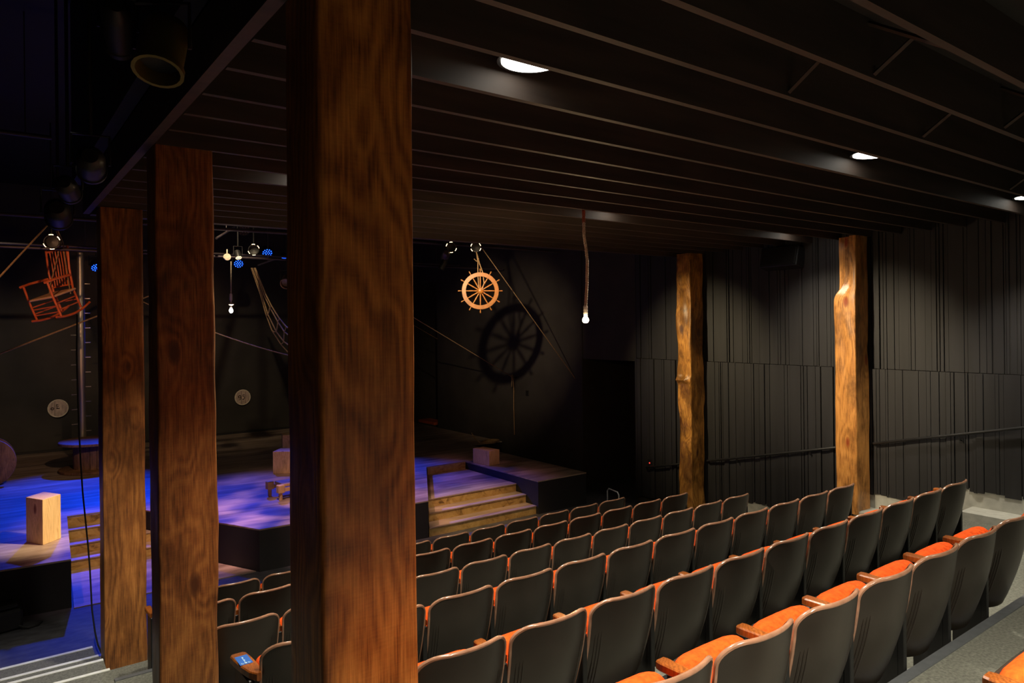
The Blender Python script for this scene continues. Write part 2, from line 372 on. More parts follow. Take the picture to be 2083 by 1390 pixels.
# ------------------------------------------------------------------ recessed downlights
LR = [(2.19, 2.75), (5.62, 2.75), (9.05, 2.75), (2.2, 5.67), (5.78, 5.67), (9.4, 5.67), (2.2, -.12), (5.62, -.12), (9.05, -.12)]
lab = ['recessed ceiling downlight nearest the big front post', 'recessed ceiling downlight, middle of the nearer row', 'recessed ceiling downlight cut by the right edge of the picture',
       'recessed downlight glowing between joists behind the big front post', 'small far downlight in the ceiling above the hanging rope bulb', 'small far downlight beside the paler right-hand post',
       'downlight above the back seats on the left', 'downlight above the back seats in the middle', 'downlight above the back seats on the right']
dl = thing('ceiling_downlight', lab[0], 'ceiling light', (0, 0, 0), group='recessed downlights')
MB().lathe([(.152, .0), (.17, -.004), (.17, .004), (.158, .012), (.15, .12), (.10, .14)], (0, 0, 0), n=36).build('housing', M['black'], dl, True)
MB().lathe([(.0001, .0), (.149, .0), (.149, -.006), (.0001, -.012)], (0, 0, 0), n=36).build('lens', M['glow'], dl, True)
for i, (x, y) in enumerate(LR):
    o = dl if i == 0 else copy_tree(dl)
    o.location = (x, y, Zc+.125); o['label'] = lab[i]
def lamp(kind, name, loc, energy, col, aim=None, size=60, blend=.5, rad=.05):
    d = bpy.data.lights.new(name, kind); d.energy = energy; d.color = col
    if kind == 'SPOT': d.spot_size = math.radians(size); d.spot_blend = blend
    d.shadow_soft_size = rad
    o = bpy.data.objects.new(name, d); C.objects.link(o); o.location = loc
    if aim is not None: o.rotation_euler = (Vector(aim)-Vector(loc)).to_track_quat('-Z', 'Y').to_euler()
    return o
for i, (x, y) in enumerate(LR):
    lamp('SPOT', 'downlight_beam', (x, y, Zc+.10), (780, 520, 460, 720, 440, 110, 1400, 300, 180)[i], (1, .90, .72), (x, y, -3), 112, .7, .10)

# ------------------------------------------------------------------ timber posts
def post(name, label, x0, x1, y0, y1, z0, z1, mat, seed, wob=.006, corner=None, side=0.0, face=None):
    """squared log with live edges: corner radius and face wander along the height"""
    w = x1-x0; d = y1-y0; nzv = int((z1-z0)/.035); mb = MB(); ring = 0
    for iz in range(nzv+1):
        z = z0+(z1-z0)*iz/nzv; pts = []
        cs = [(x0, y0), (x1, y0), (x1, y1), (x0, y1)]; cr_ = []
        for i in range(4):
            base, amp = corner[i] if corner else (.012, .006)
            cr_.append(max(.004, base+amp*(nz(seed+i*3.1, 0, z*1.3)+.6*nz(seed+i*5.7, 3, z*4))))
        for i in range(4):
            cx, cy = cs[i]; r = cr_[i]; sx = 1 if i in (0, 3) else -1; sy = 1 if i in (0, 1) else -1
            a0 = [PI, 1.5*PI, 0, .5*PI][i]
            for k in range(6):
                a = a0+.5*PI*k/5; pts.append((cx+sx*r+r*math.cos(a), cy+sy*r+r*math.sin(a)))
            # straight side to the next corner
            nx, ny = cs[(i+1) % 4]; rn = cr_[(i+1) % 4]
            e = pts[-1]
            if i == 0: q = (nx-rn, ny)
            elif i == 1: q = (nx, ny-rn)
            elif i == 2: q = (nx+rn, ny)
            else: q = (nx, ny+rn)
            for k in range(1, 8): t = k/8; pts.append((e[0]+(q[0]-e[0])*t, e[1]+(q[1]-e[1])*t))
        mx_, my_ = (x0+x1)/2, (y0+y1)/2
        out = []
        for (x, y) in pts:
            n1 = nz(x*3+seed, y*3, z*1.1)*wob*1.5+nz(x*9, y*9+seed, z*3.3)*wob
            dx, dy = x-mx_, y-my_; L_ = math.hypot(dx, dy)
            ex, ey = (face(x, y, z) if face else (0, 0))
            out.append((x+dx/L_*n1+ex, y+dy/L_*n1+ey, z))
        ring = len(out); mb.v += out
    for iz in range(nzv):
        for j in range(ring):
            mb.f.append((iz*ring+j, iz*ring+(j+1) % ring, (iz+1)*ring+(j+1) % ring, (iz+1)*ring+j)); mb.m.append(0)
    mb.f.append(tuple(range(ring))[::-1]); mb.m.append(0); mb.f.append(tuple(nzv*ring+j for j in range(ring))); mb.m.append(0)
    o = mb.build(name, mat, None, True, sm_angle=60)
    return tag(o, label, 'post', 'timber posts')
post('timber_post', 'big square stained timber post, nearest, with dark left side', .893, 1.246, 2.255, 2.57, ROWF[5], Zc, M['post1'], 2, .003, [(.02, .012), (.008, .004), (.01, .004), (.012, .006)])
def f2(x, y, z):   # bowed live edge down the right side
    k = max(0, (x-1.15)/.1); return (-.012*k*(1+nz(4, 1, z*1.2)) + .012*k*math.exp(-((z+1.3)/.5)**2), 0)
post('timber_post', 'second timber post from the front, many knots and pale live right edge', .893, 1.265, 5.0, 5.29, ROWF[3], Zc, M['post2'], 9, .006, [(.015, .008), (.032, .02), (.02, .01), (.012, .01)], face=f2)
post('timber_post', 'third timber post at the far end of the left line, beside the aisle steps', .920, 1.292, 7.87, 8.18, ROWF[0], Zc, M['post3'], 17, .004, [(.012, .006), (.02, .01), (.012, .01), (.012, .006)])
def f4(x, y, z):
    k = max(0, 1-(x-9.66)/.2); e = .028*nz(7, 2, z*1.6)+.016*nz(3, 9, z*5)
    e -= .06*math.exp(-((z+1.00)/.045)**2)*(1 if y > 7.95 else .4)
    e += .05*max(0, min(1, (z+1.1)/-.4)) * 0
    return (k*(e+.02), 0)
post('timber_post', 'live-edge honey-coloured timber post with a burl, against the right wall nearer the stage', 9.66, 10.04, 7.87, 8.18, ROWF[0]-.15, Zc, M['post4'], 31, .020, [(.02, .02), (.02, .012), (.02, .01), (.05, .03)], face=f4)
def f5(x, y, z):
    k = max(0, 1-(x-9.67)/.2); t = 1/(1+math.exp(-(z-.42)/.045))
    return (k*(.13*t*(1 if y > 5.15 else .25)+.012*nz(2, 5, z*1.5)), -.10*t*max(0, (y-5.05)/.27) if x < 9.8 else 0)
post('timber_post', 'pale knotty timber post with a notch near its top, rightmost', 9.67, 10.04, 5.01, 5.32, ROWF[3]-.1, Zc, M['post5'], 44, .011, [(.014, .01), (.02, .012), (.02, .01), (.03, .02)], face=f5)

# ------------------------------------------------------------------ theatre seat
SW = .53
def lean(z): t = (.85-z)/.55; return .130*t-.022*math.sin(PI*t)
def hw(z): t = max(0, min(1, (z-.30)/.5)); return .231+.016*t**.8-.05*max(0, (.34-z)/.065)**2
def ztop(u):
    a = abs(u); u0 = .58
    if a <= u0: return .85
    return .85-.088*(1-math.sqrt(max(0, 1-((a-u0)/(1-u0))**2)))
us = [math.sin(PI/2*t) for t in [i/12-1 for i in range(25)]]
def bp(u, v, off=0.0):
    z = .275+(ztop(u)-.275)*v
    return (hw(z)*u, lean(z)+.075*abs(u)**2.3+off, z)
def make_seat():
    t = thing('theatre_seat', 'orange theatre seat with dark back', 'theatre seat', (0, 0, 0), group='theatre seats')
    mb = MB(); nu, nv = 25, 14
    rear = [bp(us[i], j/(nv-1)) for j in range(nv) for i in range(nu)]
    front = [bp(us[i], j/(nv-1), .014) for j in range(nv) for i in range(nu)]
    fs = []
    for j in range(nv-1):
        for i in range(nu-1):
            q = (j*nu+i, j*nu+i+1, (j+1)*nu+i+1, (j+1)*nu+i); fs.append(q); fs.append(tuple(k+nu*nv for k in q[::-1]))
    per = [i for i in range(nu)]+[j*nu+nu-1 for j in range(1, nv)]+[(nv-1)*nu+i for i in range(nu-2, -1, -1)]+[j*nu for j in range(nv-2, 0, -1)]
    for a, b_ in zip(per, per[1:]+per[:1]): fs.append((a, b_, b_+nu*nv, a+nu*nv))
    mb.add(rear+front, fs); back = mb.build('backrest', M['shell'], t, True, sm_angle=50)
    path = [bp(-1, v/10, .008) for v in range(0, 10)]+[bp(u, 1, .008) for u in us]+[bp(1, v/10, .008) for v in range(9, -1, -1)]
    MB().tube(path, .0105, 8).build('edge_welt', M['trim'], back, True)
    for sgn in (-1, 1):
        rb_ = MB()
        for u in (.78, .84, .90):
            rb_.tube([bp(sgn*u, v, -.0005) for v in (.12, .25, .4, .55, .66, .72)], [.002, .004, .004, .004, .004, .001], 6)
        rb_.build('ribs', M['shell'], back, True)
    # upholstery on the front of the back
    cu_ = MB()
    def fr(a, b_):
        u = (a*2-1)*.96; v = .06+b_*.93; x, y, z = bp(u, v, .014)
        pad = .045*(1-abs(a*2-1)**5)*min(1, (1-b_)*9+.25); return (x, y+pad+.002, z)
    cu_.grid(fr, 19, 12); cu_.grid(lambda a, b_: (fr(a, b_)[0], bp((a*2-1)*.96, .06+b_*.93, .012)[1], fr(a, b_)[2]), 19, 12, flip=True)
    cu_.build('back_cushion', M['orange'], t, True)
    # folded-up seat
    A = Vector((0, .40, .917)).normalized(); Nn = Vector((0, -.917, .40)).normalized(); Cc = Vector((0, .266, .538))
    def slab(hx, hl, ht, off, e=.35, curve=0, n1=28, n2=14):
        m_ = MB()
        def fn(a, b_):
            th = a*2*PI; ph = (b_-.5)*PI
            ce_, se = math.cos(ph), math.sin(ph); ct, st = math.cos(th), math.sin(th)
            sg = lambda q, p: math.copysign(abs(q)**p, q)
            x = hx*sg(ce_, .55)*sg(ct, e); l = hl*sg(ce_, .55)*sg(st, e); h = ht*sg(se, .8)
            if curve: h += curve*(1-(x/hx)**2)*0-curve*max(0, l/hl)**3; l += 0
            return Cc+Vector((x, 0, 0))+A*l+Nn*(h+off)
        m_.grid(fn, n1+1, n2); return m_
    slab(.224, .172, .062, .02, curve=.02).build('seat_cushion', M['orange'], t, True, sm_angle=80)
    slab(.222, .160, .014, -.046).build('seat_pan', M['shell'], t, True)
    arm(t, -SW/2); return t
def arm(t, x, kind='armrest'):
    a = MB()
    prof = [(.125, .020), (.16, .023), (.25, .028), (.335, .031), (.352, .026), (.358, .016)]
    for (y0_, w0), (y1_, w1) in zip(prof, prof[1:]):
        pass
    def ring(y, w_, zt, zb, b_=.006): return [(x-w_+b_, y, zt), (x+w_-b_, y, zt), (x+w_, y, zt-b_), (x+w_, y, zb+b_), (x+w_-b_, y, zb), (x-w_+b_, y, zb), (x-w_, y, zb+b_), (x-w_, y, zt-b_)]
    vs = []
    for i, (y_, w_) in enumerate(prof):
        e = .008 if i == len(prof)-1 else 0; vs += ring(y_, w_, .706-e, .668+e)
    fs = [(i*8+j, i*8+(j+1) % 8, (i+1)*8+(j+1) % 8, (i+1)*8+j) for i in range(len(prof)-1) for j in range(8)]+[tuple(range(8))[::-1], tuple((len(prof)-1)*8+j for j in range(8))]
    a.add(vs, fs); a.build('armrest', M['arm'], t, False)
    st = MB()
    st.bbox(x-.012, x+.012, .125, .31, .02, .668, .004); st.bbox(x-.016, x+.016, .115, .15, .02, .668, .004)
    s = st.build('side_standard', M['iron'], t, False)
    ft = MB().bbox(x-.032, x+.032, .115, .36, 0, .02, .006)
    ft.lathe([(.010, .02), (.010, .028), (.004, .032)], (x+.015, .33, 0), n=8).build('foot', M['foot'], s, False)
seat0 = make_seat()
right_x = [7.32, 7.53, 7.60, 7.55, 7.33, 5.37, 3.00]
left_lim = [.95, 1.1, 1.15, 1.15, 1.40, 1.0, 2.40]
ordn = ['first', 'second', 'third', 'fourth', 'fifth', 'sixth', 'seventh', 'eighth', 'ninth', 'tenth', 'eleventh', 'twelfth', 'thirteenth']
first = True; seats = {}
for k in range(7):
    x = right_x[k]; i = 0; W = SW
    while x-W > left_lim[k]-.02:
        W = .487 if (k == 0 and i >= 6) else SW
        o = seat0 if first else copy_tree(seat0); first = False
        o.location = (x-W/2, ROWY[k], ROWF[k]); o.scale.x = W/SW; seats[(k, i)] = o
        rowname = ['front row', 'second row from the stage', 'third row from the stage', 'fourth row from the stage', 'fifth row from the stage', 'sixth row from the stage', 'seventh row, at the lower right corner'][k]
        if k < 5: o['label'] = 'dark-backed orange theatre seat, %s from the right end of the %s' % (ordn[i], rowname)
        elif k == 5: o['label'] = 'dark-backed orange theatre seat in the sixth row, %s from the picture\'s right edge' % ordn[i]
        else: o['label'] = 'bright orange seat behind the carpet aisle, lower right corner, cut off by the frame'
        o['group'] = 'theatre seats in the %s' % rowname.split(',')[0]
        x -= W; i += 1
    seats[k] = (i, x)
# closing arms at the right ends of rows 1-5
for k in range(5):
    arm(seats[(k, 0)], SW/2)
# left end seat of the fourth row: end panel and sticker
n4, _ = seats[3]; es = seats[(3, n4-1)]
x = -SW/2
for ch in list(es.children):
    if ch.name.startswith('armrest'): bpy.data.objects.remove(ch)
a = MB(); prof = [(.07, .012, 0), (.12, .034, -.006), (.2, .044, -.012), (.30, .048, -.02), (.37, .046, -.026), (.385, .036, -.028)]
vs = []
for y_, w_, dx in prof:
    b_ = .006; X = x+dx
    vs += [(X-w_+b_, y_, .712), (X+w_-b_, y_, .712), (X+w_, y_, .706), (X+w_, y_, .674), (X+w_-b_, y_, .668), (X-w_+b_, y_, .668), (X-w_, y_, .674), (X-w_, y_, .706)]
fs = [(i*8+j, i*8+(j+1) % 8, (i+1)*8+(j+1) % 8, (i+1)*8+j) for i in range(5) for j in range(8)]+[tuple(range(8))[::-1], tuple(40+j for j in range(8))]
aa = a.add(vs, fs).build('armrest', M['arm'], es); aa['label'] = 'wide end armrest with a blue sticker'
MB().box(x-.058, x+.012, .215, .335, .712, .7135).build('sticker', M['sticker'], aa)
tx = MB()
for i in range(5): tx.box(x-.026, x-.018-.004*(i % 2), .30-.018*i, .311-.018*i, .7135, .7142)
for i in range(3): tx.box(x-.048+.018*i, x-.036+.018*i, .224, .229, .7135, .7142); tx.box(x-.048+.018*i, x-.044+.018*i, .224, .238, .7135, .7142)
tx.build('print', M['print'], aa)
MB().bbox(x-.05, x-.022, .10, .36, .0, .668, .006).build('end_panel', M['iron'], es)

# ------------------------------------------------------------------ stage
XL = lambda y: 3.09-(y-10.12)*.488        # left slanting edge of the thrust
XR = lambda y: 5.76+(y-10.03)*.56         # right slanting edge
poly = [(-6.9, 10.95), (.85, 10.30), (1.0, 12.70), (XL(12.62), 12.62), (3.09, 10.12), (5.76, 10.03), (XR(12.42), 12.42), (8.02, 12.41), (8.02, 10.0), (9.2, 10.0), (9.2, 13.95), (10.08, 13.95), (10.08, 19.58), (-6.9, 19.58)]
stg = thing('stage', 'raised thrust stage with brown painted deck and black fascia', 'stage', (4, 14, FL))
def rel(p): return [(x-4, y-14) for x, y in p]
MB().prism(rel(poly), .58, .60).build('deck_top', M['deck'], stg)
MB().prism(rel([(x, y) for x, y in poly]), 0, .58).build('fascia', M['fascia'], stg)
def steps(name, label, rows, lim, loc):
    t = thing(name, label, 'steps', loc)
    for (z, yf, yb) in rows:
        xl0, xr0 = lim(yf); xl1, xr1 = lim(yb)
        p = [(xl0-loc[0], yf-loc[1]), (xr0-loc[0], yf-loc[1]), (xr1-loc[0], yb-loc[1]), (xl1-loc[0], yb-loc[1])]
        MB().prism(p, 0, z-FL-.018, 0, 0).build('riser', M['riser'], t)
        p2 = [(p[0][0], p[0][1]-.012), (p[1][0], p[1][1]-.012), p[2], p[3]]
        MB().prism(p2, z-FL-.018, z-FL).build('tread', M['deck'], t)
    return t
t = steps('stage_steps', 'tan wooden steps up to the stage on the left, between the posts', [(-3.0, 12.42, 12.66), (-3.15, 12.13, 12.42), (-3.30, 11.84, 12.13)],
      lambda y: (.96+.04*(y-11.8)/.9, XL(y)-.012), (1.9, 12.2, FL))
MB().prism([(1.0-1.9, .44), (XL(12.62)-.02-1.9, .41), (XL(12.62)-.02-1.9, .405), (-.9, .435)], .45, .585).build('riser', M['riser'], t)
t = steps('stage_steps', 'wide tan steps with a broad landing at the right of the stage', [(-3.0, 10.65, 12.39), (-3.15, 10.35, 10.65), (-3.30, 10.05, 10.35)],
      lambda y: (XR(y)+.012, 8.008), (7.2, 10.05, FL))
MB().prism([(XR(12.4)+.02-7.2, 2.345), (.805, 2.335), (.805, 2.345), (XR(12.4)+.02-7.2, 2.355)], .45, .585).build('riser', M['riser'], t)
ap = [(.87, 10.24), (3.05, 10.16), (XL(11.82), 11.82), (.97, 11.82)]
tag(MB().prism(ap, FL, FL+.012).build('painted_floor_panel', M['deck']), 'thin painted floor panel at the foot of the left stage steps', 'floor panel')

# wooden blocks
def block(label, corners, h, base=DK, mat='pine', group='raw wooden blocks on the stage'):
    (ax, ay), (bx, by), (cx, cy) = corners
    dx, dy = (ax+cx-bx, ay+cy-by); cxm, cym = (ax+cx)/2, (ay+cy)/2
    mb = MB(); pl = [(p[0]-cxm, p[1]-cym) for p in ((ax, ay), (bx, by), (cx, cy), (dx, dy))]
    mb.prism(pl, 0, h)
    o = mb.build('wooden_block', M[mat], None, loc=(cxm, cym, base), bevel=.006); return tag(o, label, 'box', group)
block('tall pale pine block standing on the left stage platform', ((.44, 11.51), (.61, 11.19), (.83, 11.42)), .60)
block('pinkish wooden crate block on the right stage platform', ((8.06, 12.18), (8.12, 11.68), (8.41, 11.73)), .295)
block('upright wooden block at the middle of the stage beside the big post', ((4.47, 13.76), (4.75, 13.55), (5.0, 13.85)), .43)
block('smaller wooden block behind the upright one at middle stage', ((4.93, 14.55), (5.3, 14.45), (5.4, 14.8)), .60)
# low bench with chunky legs
bn = thing('low_bench', 'small low wooden bench with chunky post legs, partly behind the big post', 'bench', (4.35, 11.85, DK), (0, 0, .12))
MB().bbox(-.42, .42, -.17, .17, .20, .245, .006).build('bench_top', M['pine'], bn)
for sx in (-1, 1):
    for sy in (-1, 1):
        MB().lathe([(.03, 0), (.034, .12)], (sx*.49, sy*.2, 0), n=8).bbox(sx*.49-.055, sx*.49+.055, sy*.2-.05, sy*.2+.05, .12, .25, .008).build('leg', M['pine'], bn)
MB().box(-.49, .49, -.21, -.18, .13, .19).box(-.49, .49, .18, .21, .13, .19).build('rail', M['pine'], bn)

# cable spool and peg pole
sp = thing('cable_spool', 'upright wooden cable spool in front of the steel peg pole', 'cable spool', tuple(aY(193, 955, 16.55).to_2d())+(DK,))
MB().lathe([(.62, .0), (.63, .01), (.63, .05), (.62, .055), (.0001, .055)], n=48).build('flange', M['oldwood'], sp, True, sm_angle=30)
MB().lathe([(.62, .545), (.63, .55), (.63, .59), (.62, .60), (.0001, .60)], n=48).build('flange', M['oldwood'], sp, True, sm_angle=30)
co = MB()
for j in range(20):
    a0 = 2*PI*j/20; a1 = 2*PI*(j+.94)/20
    pl = [(.38*math.cos(a0), .38*math.sin(a0)), (.38*math.cos(a1), .38*math.sin(a1)), (.34*math.cos(a1), .34*math.sin(a1)), (.34*math.cos(a0), .34*math.sin(a0))]
    co.prism(pl, .055, .545)
co.build('core', M['oldwood'], sp)
PY = 17.35; pp = aY(166, 780, PY); top = aY(166, 515, PY).z
pl = thing('peg_pole', 'tall round steel pole with side pegs rising behind the spool', 'pole', (pp.x, PY, DK))
MB().lathe([(.075, 0), (.075, top-DK), (.06, top-DK+.01)], n=24).build('pole', M['steel'], pl, True, sm_angle=40)
for q in range(9):
    z = aY(153, 682+30.2*q, PY).z-DK
    if z > .05: MB().tube([(-.07, -.02, z), (-.19, -.055, z)], .011, 6).build('peg', M['steel'], pl, True)
for q in range(11):
    z = aY(177, 578+29.8*q, PY).z-DK
    if z > .05: MB().tube([(.07, -.02, z), (.165, -.045, z)], .011, 6).build('peg', M['steel'], pl, True)
# spool end standing on its rim at the left edge
dd = aY(-27, 925, 15.9)
ds = thing('cable_spool', 'wooden spool standing on its rim at the left picture edge', 'cable spool', (dd.x, 15.9, DK+.44))
MB().lathe([(.0001, -.04), (.43, -.04), (.44, -.03), (.44, .0), (.0001, .0)], axis='Y', n=40).build('flange', M['oldwood'], ds, True, sm_angle=30)
MB().lathe([(.0001, .34), (.43, .34), (.44, .33), (.44, .30), (.0001, .30)], axis='Y', n=40).build('flange', M['oldwood'], ds, True, sm_angle=30)
MB().lathe([(.2, .0), (.2, .30)], axis='Y', n=24).build('core', M['oldwood'], ds, True, sm_angle=30)
# dark equipment on the floor, lower left
e = thing('stage_monitor', 'dark bulky equipment case on the floor at the lower left', 'equipment', (.15, 10.05, FL), (0, 0, .2))
MB().bbox(-.26, .17, -.16, .14, .0, .24, .03).build('case', M['black'], e); MB().bbox(-.22, .13, -.12, .10, .24, .30, .02).build('lid', M['black'], e)
MB().tube([(.12, -.17, .05), (.2, -.22, .015), (.3, -.2, .012), (.36, -.12, .012)], .012, 6).build('cable', M['rubber'], e, True)

# ------------------------------------------------------------------ barrel-lid signs on the back wall
def stroke_text(mb, pts, r, y): mb.tube([(x, y, z) for x, z in pts], r, 5)
def lid(label, c, r, kind):
    t = thing('barrel_lid', label, 'wall sign', tuple(c))
    m_ = MB(); n = 5
    m_.lathe([(.0001, -.03), (r*.93, -.03), (r*.93, 0), (.0001, 0)], axis='Y', n=40); m_.build('lid', M['sign'], t, True, sm_angle=30)
    MB().tube([(r*.96*math.cos(a*PI/20), -.03, r*.96*math.sin(a*PI/20)) for a in range(40)], .014, 6, closed=True).build('rim', M['rim'], t, True)
    k = MB(); q = r/.2
    if kind == 0:
        k.box(-.065*q, -.058*q, -.034, -.03, -.17*q, .17*q)
        stroke_text(k, [(-.11*q+.028*q*math.cos(a), -.0*q+.022*q*math.sin(a)) for a in [i*2*PI/12 for i in range(13)]], .010*q, -.032)
        stroke_text(k, [(.0, .08*q), (-.03*q, .09*q), (-.03*q, .05*q), (.01*q, .045*q)], .010*q, -.032)
        stroke_text(k, [(-.03*q, .0), (.03*q, .0)], .010*q, -.032); stroke_text(k, [(-.02*q, .03*q), (-.02*q, .0)], .010*q, -.032)
    else:
        k.box(-.038*q, -.030*q, -.034, -.03, -.17*q, .17*q); k.box(.07*q, .076*q, -.034, -.03, -.15*q, .15*q)
        stroke_text(k, [(-.075*q+.03*q*math.cos(a), .02*q+.03*q*math.sin(a)) for a in [i*2*PI/12 for i in range(13)]]+[(-.045*q, -.04*q), (-.09*q, -.06*q)], .011*q, -.032)
        stroke_text(k, [(.05*q, .06*q), (0, .06*q), (0, .02*q), (.04*q, .02*q), (.05*q, -.02*q), (.03*q, -.05*q), (-.01*q, -.045*q)], .011*q, -.032)
    k.build('lettering', M['ink'], t)
lid('round barrel lid with stencilled marks on the back wall left of the pole', aY(118, 831, 19.58), .205, 0)
lid('round barrel lid with stencilled marks on the back wall between second and front posts', aY(493, 808.5, 19.58), .205, 1)
struct(MB().box(-6.9, 10.0, 19.55, 19.6, DK+.002, DK+.05).build('baseboard_back', M['fascia']))

# ------------------------------------------------------------------ ropes
def rope_mesh(path, r, strands=3, pitch=.06, sub=1, mat=None):
    """twisted rope along a polyline"""
    P = [Vector(p) for p in path]; seg = []; tot = 0
    for a, b_ in zip(P, P[1:]):
        n = max(1, int((b_-a).length/(pitch/6)))
        for i in range(n): seg.append(a.lerp(b_, i/n))
    seg.append(P[-1]); mb = MB()
    for s_ in range(strands):
        pts = []; d = 0
        for i, p in enumerate(seg):
            if i: d += (seg[i]-seg[i-1]).length
            t = (seg[min(i+1, len(seg)-1)]-seg[max(i-1, 0)]).normalized(); a = t.orthogonal().normalized(); b_ = t.cross(a)
            if abs(t.z) > .7: a = Vector((1, 0, 0)); b_ = t.cross(a).normalized()
            th = 2*PI*(d/pitch+s_/strands); pts.append(p+(a*math.cos(th)+b_*math.sin(th))*r*.5)
        mb.tube(pts, r*.55, 6)
    return mb
def sag(a, b_, s, n=16): return [a.lerp(b_, i/n)+Vector((0, 0, -4*s*(i/n)*(1-i/n))) for i in range(n+1)]
def line_rope(label, a, b_, s=0.0, r=.011, mat='rope', group='long taut rigging ropes'):
    o = MB().tube([p for p in sag(a, b_, s)], r, 6).build('rope', M[mat], None, True); return tag(o, label, 'rope', group)
line_rope('taut rope slanting up from the left picture edge to the lights above the rocking chair', aY(-30, 595, 12.2), aY(97, 458, 13.4), 0, .013)
line_rope('rope crossing in front of the peg pole, rising from lower left', aY(-5, 722, 13.0), aY(330, 592, 15.0), 0, .013)
line_rope('slack rope running from behind the third post down behind the big post', aY(290, 614, 15.0), aY(640, 735, 14.0), .12, .011)
kn = aX(1043, 768, WX-.06)
line_rope('long thin rope dropping from stage lights to the knot on the right stage wall', aY(600, 500, 14.5), kn, 0, .009)
line_rope('short thin companion rope just under the one tied to the wall knot', aY(700, 580, 15.2), aX(890, 690, 10.0), 0, .007)
line_rope('thin rope slanting from above the ship wheel down toward the dark doorway', aY(979, 503, 10.6), aX(1170, 770, WX-.05), 0, .008)
kt = thing('tied_rope', 'rope knot with a hanging tail tied to a cleat on the right stage wall', 'rope', tuple(kn))
MB().tube([(.0+.025*math.cos(a), .045*math.sin(a)*.6, .055*math.sin(a)) for a in [i*PI/5 for i in range(11)]], .014, 6).build('knot', M['rope'], kt, True)
MB().tube([(-.01, -.02, -.02), (-.01, -.05, -.3), (-.01, -.04, -.7), (-.01, -.06, -1.35)], .010, 6).tube([(-.01, .03, -.02), (-.01, .03, -.22)], .010, 6).build('tail', M['rope'], kt, True)
MB().box(.02, .06, -.08, .08, -.015, .015).build('cleat', M['iron'], kt)
cc = aZ(1030, 889, DK+.03)
co = MB()
for q in range(4): co.tube([(.20*math.cos(a)+.03*q, .16*math.sin(a)+.02*math.sin(q), .012+.012*q) for a in [i*2*PI/18 for i in range(19)]], .010, 5)
co.tube([(-.28, -.1, .02), (-.32, .1, .12), (-.34, .22, .25)], .01, 5)
o = co.build('rope_coil', M['rope'], None, True, loc=(min(cc.x, 9.7), cc.y-.3, DK)); tag(o, 'loose coil of rope on the deck under the wall knot', 'rope')
# hanging rope net
net = thing('rope_net', 'rope ladder net sagging from the stage lights toward the back wall', 'rope net', tuple(aY(515, 545, 15.5)))
o0 = net.location.copy()
A_ = [[(511, 545), (530, 600), (541, 640), (553, 672), (571, 700), (592, 724), (640, 760)],
      [(513, 545), (533, 600), (545, 640), (562, 675), (577, 695), (592, 706), (640, 735)],
      [(517, 545), (537, 600), (549, 625), (565, 655), (578, 675), (592, 687), (640, 715)],
      [(519, 545), (541, 600), (552, 622), (568, 648), (582, 665), (592, 673), (640, 700)]]
dep = [15.5, 15.35, 15.2, 15.05]
cols = [[aY(px, py, dep[i])-o0 for px, py in L_] for i, L_ in enumerate(A_)]
for c in cols: MB().tube(c, .013, 6).build('rope_strand', M['rope'], net, True)
for j in (2, 3, 4, 5):
    for i in range(3): MB().tube([cols[i][j], (cols[i][j]+cols[i+1][j])/2+Vector((0, 0, -.02)), cols[i+1][j]], .011, 6).build('rung', M['rope'], net, True)

# ------------------------------------------------------------------ hanging bulbs
RP = [(1187, 424), (1188, 480), (1192, 505), (1194.5, 530), (1194, 575), (1191, 628)]
rp = [aY(px, py, 5.5) for px, py in RP]; rp[0].z = Zc+.05
hb = thing('hanging_bulb', 'bare glowing bulb on a thick pale twisted rope hanging above the seats', 'hanging lamp', tuple(rp[-1]))
rel_ = [p-rp[-1] for p in rp]
rope_mesh(rel_, .017, 3, .075).build('rope', M['rope_pale'], hb, True)
mid = rel_[0].lerp(rel_[1], .55)
rr = rope_mesh([rel_[0], mid], .019, 3, .075).build('rope_end', M['rope_red'], hb, True); rr['label'] = 'rust-red upper end of the rope'
MB().lathe([(.020, .03), (.024, .01), (.020, -.005), (.024, -.02), (.020, -.035), (.024, -.05), (.020, -.065), (.022, -.08), (.015, -.09)], n=16).build('socket', M['white'], hb, True)
bz = [(0.0001, -.152), (.014, -.149), (.026, -.141), (.032, -.128), (.0325, -.118), (.028, -.104), (.018, -.092), (.013, -.085)]
MB().lathe([(r, z) for r, z in bz], n=20).build('bulb', M['bulb'], hb, True)
b2 = aY(470, 622, 13.4); tp = aY(470, 532, 13.4)
h2 = thing('hanging_bulb', 'small bare bulb hanging on a blue-lit cord from a pulley over the stage', 'hanging lamp', tuple(b2))
MB().tube([Vector((0, 0, .02)), tp-b2], .010, 6).build('cord', M['rope_pale'], h2, True)
MB().lathe([(.016, .22), (.024, .20), (.024, .10), (.016, .09), (.016, .05), (.05, .03), (.05, .02), (.02, .0), (.02, -.04)], n=14).build('socket', M['white'], h2, True)
MB().lathe([(.013, -.04), (.02, -.055), (.034, -.085), (.032, -.11), (.018, -.13), (.0001, -.135)], n=16).build('bulb', M['bulb_small'], h2, True)
pu = aY(462, 523, 13.4)
o = MB().lathe([(.03, -.02), (.062, -.02), (.05, 0), (.062, .02), (.03, .02)], axis='Y', n=24).tube([(0, 0, .0), (0, 0, .14)], .01, 6).build('pulley', M['rim'], None, True, loc=tuple(pu)); tag(o, 'pale pulley wheel above the small hanging bulb', 'pulley')

